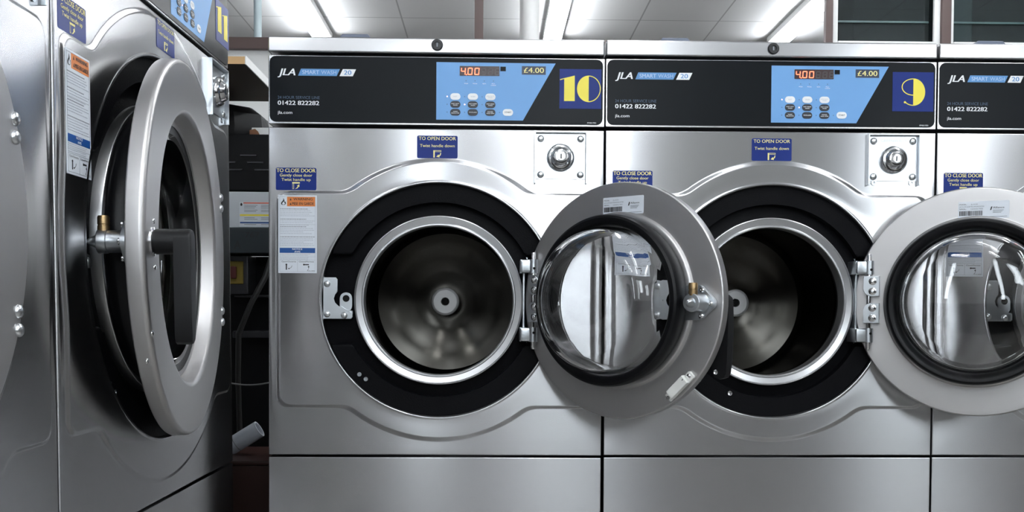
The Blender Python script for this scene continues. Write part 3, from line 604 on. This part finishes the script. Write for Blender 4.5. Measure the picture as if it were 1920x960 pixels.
        ca.obj('door_catch', d)
    # outer handle
    hx, hz = ax; yo = CY - T
    M1(CHROME).lathe([(0.0195, yo), (0.0195, yo - 0.002), (0.018, yo - 0.003), (0, yo - 0.003)], hx, hz, 32).obj('handle_collar', d)
    ln = 0.047 if D['small'] else 0.041
    h = M1(HANDLE).lathe([(0.0160, yo - 0.003), (0.0168, yo - 0.006), (0.0165, yo - ln + 0.004), (0.0150, yo - ln), (0, yo - ln)], hx, hz, 32)
    h.prism([(hx + a, hz + b) for a, b in [(-0.0165, 0.004), (-0.0145, 0.0100), (-0.009, 0.0150), (0, 0.0168), (0.009, 0.0150), (0.0145, 0.0100), (0.0165, 0.004), (0.0165, -0.040), (0.0150, -0.100), (0.0135, -0.124), (0.0095, -0.132), (0, -0.135), (-0.0095, -0.132), (-0.0135, -0.124), (-0.0150, -0.100), (-0.0165, -0.040)]], yo - ln - 0.010, yo - ln + 0.012, 0.004)
    h.obj('handle', d)
    for v, u in ((0.0275, 0.004), (-0.0335, 0.006), (0.0, 0.026), (-0.12, -0.012), (-0.155, -0.04)): M1(CHROME).dome(hx + u, yo, hz + v, 0.0042, 0.0022, 14).obj('handle_screw', d)
    return d
def washer(name, label, D, num, T, rot, phi):
    W, zc, zl, zt = D['W'], D['zc'], D['zl'], D['zt']
    T = Vector(T); Rm = Euler(rot, 'XYZ').to_matrix()
    base = T + Vector((0, 0, Z0)) - Rm @ Vector((0, 0, BZ))
    root = empty(name, label, 'washing machine', base, rot, 'stainless front-loading washers')
    o = (0, 0, BZ)
    front_panel(W, zc - 0.0022, D['C'], D['r0'], D['Re'], D['bh'], D['zb'], D['xl'], D['step'], 0.66).obj('cabinet', root, o, ang=1.1)
    M1(STEEL).box(0.002, W - 0.002, 0.0, 0.64, -BZ, -0.0022, 0.002).obj('base_panel', root, o)
    lid = M1(LIDSTEEL).box(0.0014, W - 0.0030, -0.006, 0.67, zl + 0.0015, zt, 0.0035, 3).obj('lid', root, o)
    lx = W / 2; lzz = zt - 0.0142
    lk = M1(INK).lathe([(0.0112, -0.0055), (0.0112, -0.0085), (0.0098, -0.0098), (0.0060, -0.0098), (0.0056, -0.0080), (0, -0.0080)], lx, lzz, 32); lk.use(GREYINK).box(lx - 0.0012, lx + 0.0012, -0.0088, -0.0078, lzz - 0.0036, lzz + 0.0036).obj('lid_lock', lid)
    dc = M1(SLATE).prism([(W / 2 - 0.206, zt), (W / 2 - 0.142, zt), (W / 2 - 0.142, zt + 0.028), (W / 2 - 0.148, zt + 0.0345), (W / 2 - 0.200, zt + 0.0345), (W / 2 - 0.206, zt + 0.028)], 0.10, 0.20, 0.002); dc.obj('soap_hatch', lid)
    control_panel(root, D, num)
    sticker_close(root, D); sticker_open(root, D); warning_label(root, D); coin_lock(root, D)
    tub_parts(root, D)
    door(root, D, phi)
    return root
SMALL = dict(small=True, W=0.66, zc=0.6476, zl=0.7864, zt=0.8184, dxr=0.0, C=(0.3345, 0.3080), r0=0.2292, Re=0.2745, bh=0.2097, zb=0.3078, xl=0.0205, step=0.004, q=1.0, R=0.217, e=0.028, T=0.024, pin=(0.520, -0.022), drum=0.335)
BIG = dict(small=False, W=0.737, zc=0.7528, zl=0.8916, zt=0.9236, dxr=0.085, C=(0.3665, 0.3870), r0=0.2900, Re=0.3550, bh=0.2445, zb=0.3850, xl=0.0205, step=0.004, q=1.318, R=0.286, e=0.030, T=0.026, pin=(0.611, 0.016), drum=0.44)
rad = math.radians
washer('front_load_washer', 'smaller stainless washer with yellow number 10 on its control panel, door wide open', SMALL, '10', (0, 0, 0), (0.00093, 0.00267, 0), rad(139))
washer('front_load_washer', 'smaller stainless washer with yellow number 9 on its control panel, door wide open', SMALL, '9', (0.661, 0.001, -0.0008), (-0.00024, -0.00024, 0.00211), rad(153.5))
washer('front_load_washer', 'stainless washer cut off beyond number 9, half hidden behind that open door', SMALL, '', (1.31956, 0.00221, -0.00017), (-0.00073, 0.00047, 0), rad(150))
r11 = (-0.00776, -0.00104, PI / 2 - 0.02243); T11 = Vector((-0.07756, -0.76389, -0.00874))
washer('front_load_washer', 'large stainless washer with yellow number 11, seen from the side with door ajar', BIG, '11', T11, r11, rad(6.4))
T12 = T11 + Euler(r11, 'XYZ').to_matrix() @ Vector((-0.7385, 0, 0))
washer('front_load_washer', 'large stainless washer with closed door cut off beside number 11', BIG, '', T12, r11, 0.0)
struct('trim_10', M1(CONC).box(-0.04, 2.05, 0.03, 0.70, 0, 0.009))
struct('trim_11', M1(CONC).box(-0.80, -0.11, -1.55, -0.05, 0, 0.0015))

# ------------------------------------------------------------------ what shows in the gap between the two rows
PLY = mat('plywood_edge', (0.66, 0.42, 0.20), 0.6)
DARKWOOD = mat('dark_wood', (0.035, 0.022, 0.014), 0.7)
wt = empty('worktop', 'thick white-topped wooden worktop with orange plywood end in the gap', 'worktop', (-0.5, 0.82, 1.31))
M1(DARKWOOD).box(-0.5, 0.312, -0.22, 0.23, 0.0, 0.0195, 0.001).obj('board', wt)
M1(PLY).box(-0.5, 0.312, -0.2225, -0.2202, 0.0005, 0.0195).obj('front_edge', wt)
M1(OFFWHITE).box(0.3122, 0.315, -0.2225, 0.23, 0.0, 0.0197).obj('side_edge', wt)
M1(OFFWHITE).box(-0.5, 0.315, -0.2225, 0.23, 0.0198, 0.0215).obj('top_sheet', wt)
BLACKMET = mat('black_metal', (0.005, 0.005, 0.006), 0.5, **{'Specular IOR Level': 0.15})
GREYMET = mat('grey_metal', (0.05, 0.05, 0.055), 0.4, 0.6)
WHITEMET = mat('white_enamel', (0.62, 0.66, 0.70), 0.35)
ma = empty('machine_cabinet', 'dark vented machine cabinet with white lower panel in the gap', 'machine', (-0.40, 0.92, 0.0))
M1(BLACKMET).box(-0.25, 0.35, 0.0, 0.5, 1.028, 1.19, 0.004).obj('vented_top', ma)
for k, z in enumerate((1.127, 1.107, 1.086)):
    for x in (-0.12, -0.04, 0.04, 0.12, 0.20): M1(GREYMET).box(x + 0.02 * k, x + 0.045 + 0.02 * k, -0.004, 0.002, z, z + 0.004).obj('louvre', ma)
M1(WHITEMET).box(-0.25, 0.35, 0.0, 0.5, 0.922, 1.026, 0.004).obj('white_panel', ma)
la = M1(PAPER).prism([(0.116, 0.925), (0.30, 0.925), (0.30, 0.996), (0.116, 0.996)], -0.001, 0.0)
la.use(mat('label_red', (0.7, 0.15, 0.10), 0.5)).prism([(0.128, 0.9915), (0.30, 0.9915), (0.30, 0.995), (0.128, 0.995)], -0.0015, -0.0005)
la.use(YELLOW).prism([(0.118, 0.956), (0.30, 0.956), (0.30, 0.961), (0.118, 0.961)], -0.0015, -0.0005)
la.use(LBLUE).prism([(0.118, 0.935), (0.30, 0.935), (0.30, 0.939), (0.118, 0.939)], -0.0015, -0.0005)
la.use(INK).prism([(0.120, 0.985), (0.124, 0.985), (0.125, 0.990), (0.122, 0.994), (0.119, 0.990)], -0.0015, -0.0005)
la.use(GREYINK)
for k, z in enumerate((0.986, 0.982, 0.978, 0.972, 0.968, 0.950, 0.946, 0.931)):
    la.prism([(0.130, z), (0.168 - 0.004 * (k % 3), z), (0.168 - 0.004 * (k % 3), z + 0.0014), (0.130, z + 0.0014)], -0.0015, -0.0005); la.prism([(0.178, z), (0.220, z), (0.220, z + 0.0014), (0.178, z + 0.0014)], -0.0015, -0.0005)
la.obj('warning_label', ma)
ch = M1(mat('slate_metal', (0.012, 0.02, 0.026), 0.6)).box(-0.25, 0.35, -0.07, 0.1, 0.846, 0.916, 0.003)
ch.use(INK).text('767', 0.149, 0.189, 0.890, 0.014, -0.0705, 0.02).text('A', 0.118, 0.138, 0.857, 0.024, -0.0705, 0.03)
ch.obj('lower_rail', ma)
M1(BLACKMET).box(-0.25, 0.35, 0.10, 0.5, 0.0, 0.845).obj('lower_body', ma)
M1(GREYMET).box(0.10, 0.35, -0.02, 0.09, 0.607, 0.626, 0.002).obj('cross_bar', ma)
M1(GREYMET).box(0.10, 0.35, 0.0, 0.09, 0.722, 0.730, 0.002).obj('cross_bar', ma)
sw = empty('isolator_switch', 'small yellow and red switch box on the dark machine in the gap', 'switch', (-0.29, 0.90, 0.7305))
M1(GREYMET).box(-0.04, 0.035, 0.0, 0.105, 0.0, 0.112, 0.004).obj('box', sw); M1(mat('switch_yellow', (0.20, 0.14, 0.01), 0.6)).box(-0.028, 0.022, -0.004, 0.001, 0.03, 0.095, 0.002).obj('plate', sw)
M1(mat('switch_red', (0.08, 0.008, 0.006), 0.6)).box(-0.012, 0.004, -0.016, -0.003, 0.045, 0.08, 0.003).obj('knob', sw)
def catenary(a, b, sag, n=14): return [Vector(a).lerp(Vector(b), i / n) + Vector((0, 0, -sag * 4 * (i / n) * (1 - i / n))) for i in range(n + 1)]
CABLE = mat('cable_black', (0.02, 0.02, 0.02), 0.4)
tag(M1(CABLE).tube([(-0.17, 0.84, 0.85), (-0.19, 0.83, 0.78), (-0.23, 0.82, 0.70), (-0.265, 0.83, 0.62), (-0.275, 0.86, 0.5), (-0.28, 0.9, 0.3), (-0.28, 0.9, 0.004)], 0.008).obj('drain_hose'), 'black hose curving down in front of the dark machine in the gap', 'hose')
M1(mat('cable_grey', (0.15, 0.15, 0.15), 0.5)).tube(catenary((0.06, -0.10, 0.50), (0.28, -0.10, 0.505), 0.025), 0.0022).obj('cable', ma)
tub = empty('paper_roll', 'white paper tube leaning above the brown boxing in the gap', 'tube', (-0.19, 0.62, 0.36), (0, rad(58), 0))
M1(mat('paper_white', (0.55, 0.58, 0.64), 0.7)).lathe([(0.018, -0.075), (0.022, -0.075), (0.0225, 0.0), (0.022, 0.036), (0.018, 0.036)], 0, seg=40, axis='z', closed=True).obj('sheet', tub)
M1(GREYINK).lathe([(0.0227, -0.034), (0.0227, -0.032)], 0, seg=40, axis='z').obj('edge_line', tub)
bb = empty('pipe_boxing', 'low red-brown timber boxing at the bottom of the gap', 'boxing', (-0.40, 0.50, 0.0))
BRW = speckle('red_brown_paint', (0.028, 0.010, 0.007), (0.036, 0.013, 0.010), 9, 0.4)
M1(BRW).box(-0.2, 0.39, 0.0, 0.26, 0.02, 0.303, 0.004).obj('body', bb); M1(BRW).box(-0.2, 0.39, -0.008, 0.26, 0.304, 0.314, 0.003).obj('top_edge', bb)
# sack and torn white board on top of the dark machine
sk = M1(mat('sack_plastic', (0.010, 0.010, 0.011), 0.5))
prof = [(0.13, 0.0), (0.14, 0.03), (0.13, 0.07), (0.10, 0.095), (0.05, 0.105), (0.0, 0.108)]
sk.lathe(prof, 0, seg=28, axis='z')
for v in sk.bm.verts:
    k = 1 + 0.10 * math.sin(9 * v.co.x * 8 + 3) * math.cos(v.co.y * 50); v.co.x *= k; v.co.y *= 0.8 * k
tag(sk.obj('rubbish_sack', None, (-0.37, 1.06, 1.192)), 'black plastic sack lying on the dark machine in the gap', 'sack')
tb = empty('torn_board', 'torn white board with brown core on the dark machine in the gap', 'board', (-0.25, 0.955, 1.191))
M1(OFFWHITE).prism([(-0.002, 0.0), (0.20, 0.0), (0.20, 0.024), (-0.006, 0.024), (-0.008, 0.014)], 0.0, 0.05, 0.0015).obj('white_face', tb)
M1(mat('torn_brown', (0.22, 0.10, 0.05), 0.8)).prism([(-0.012, 0.001), (0.018, 0.001), (0.012, 0.013), (0.004, 0.020), (-0.012, 0.016)], -0.004, 0.0, 0.001).obj('torn_core', tb)
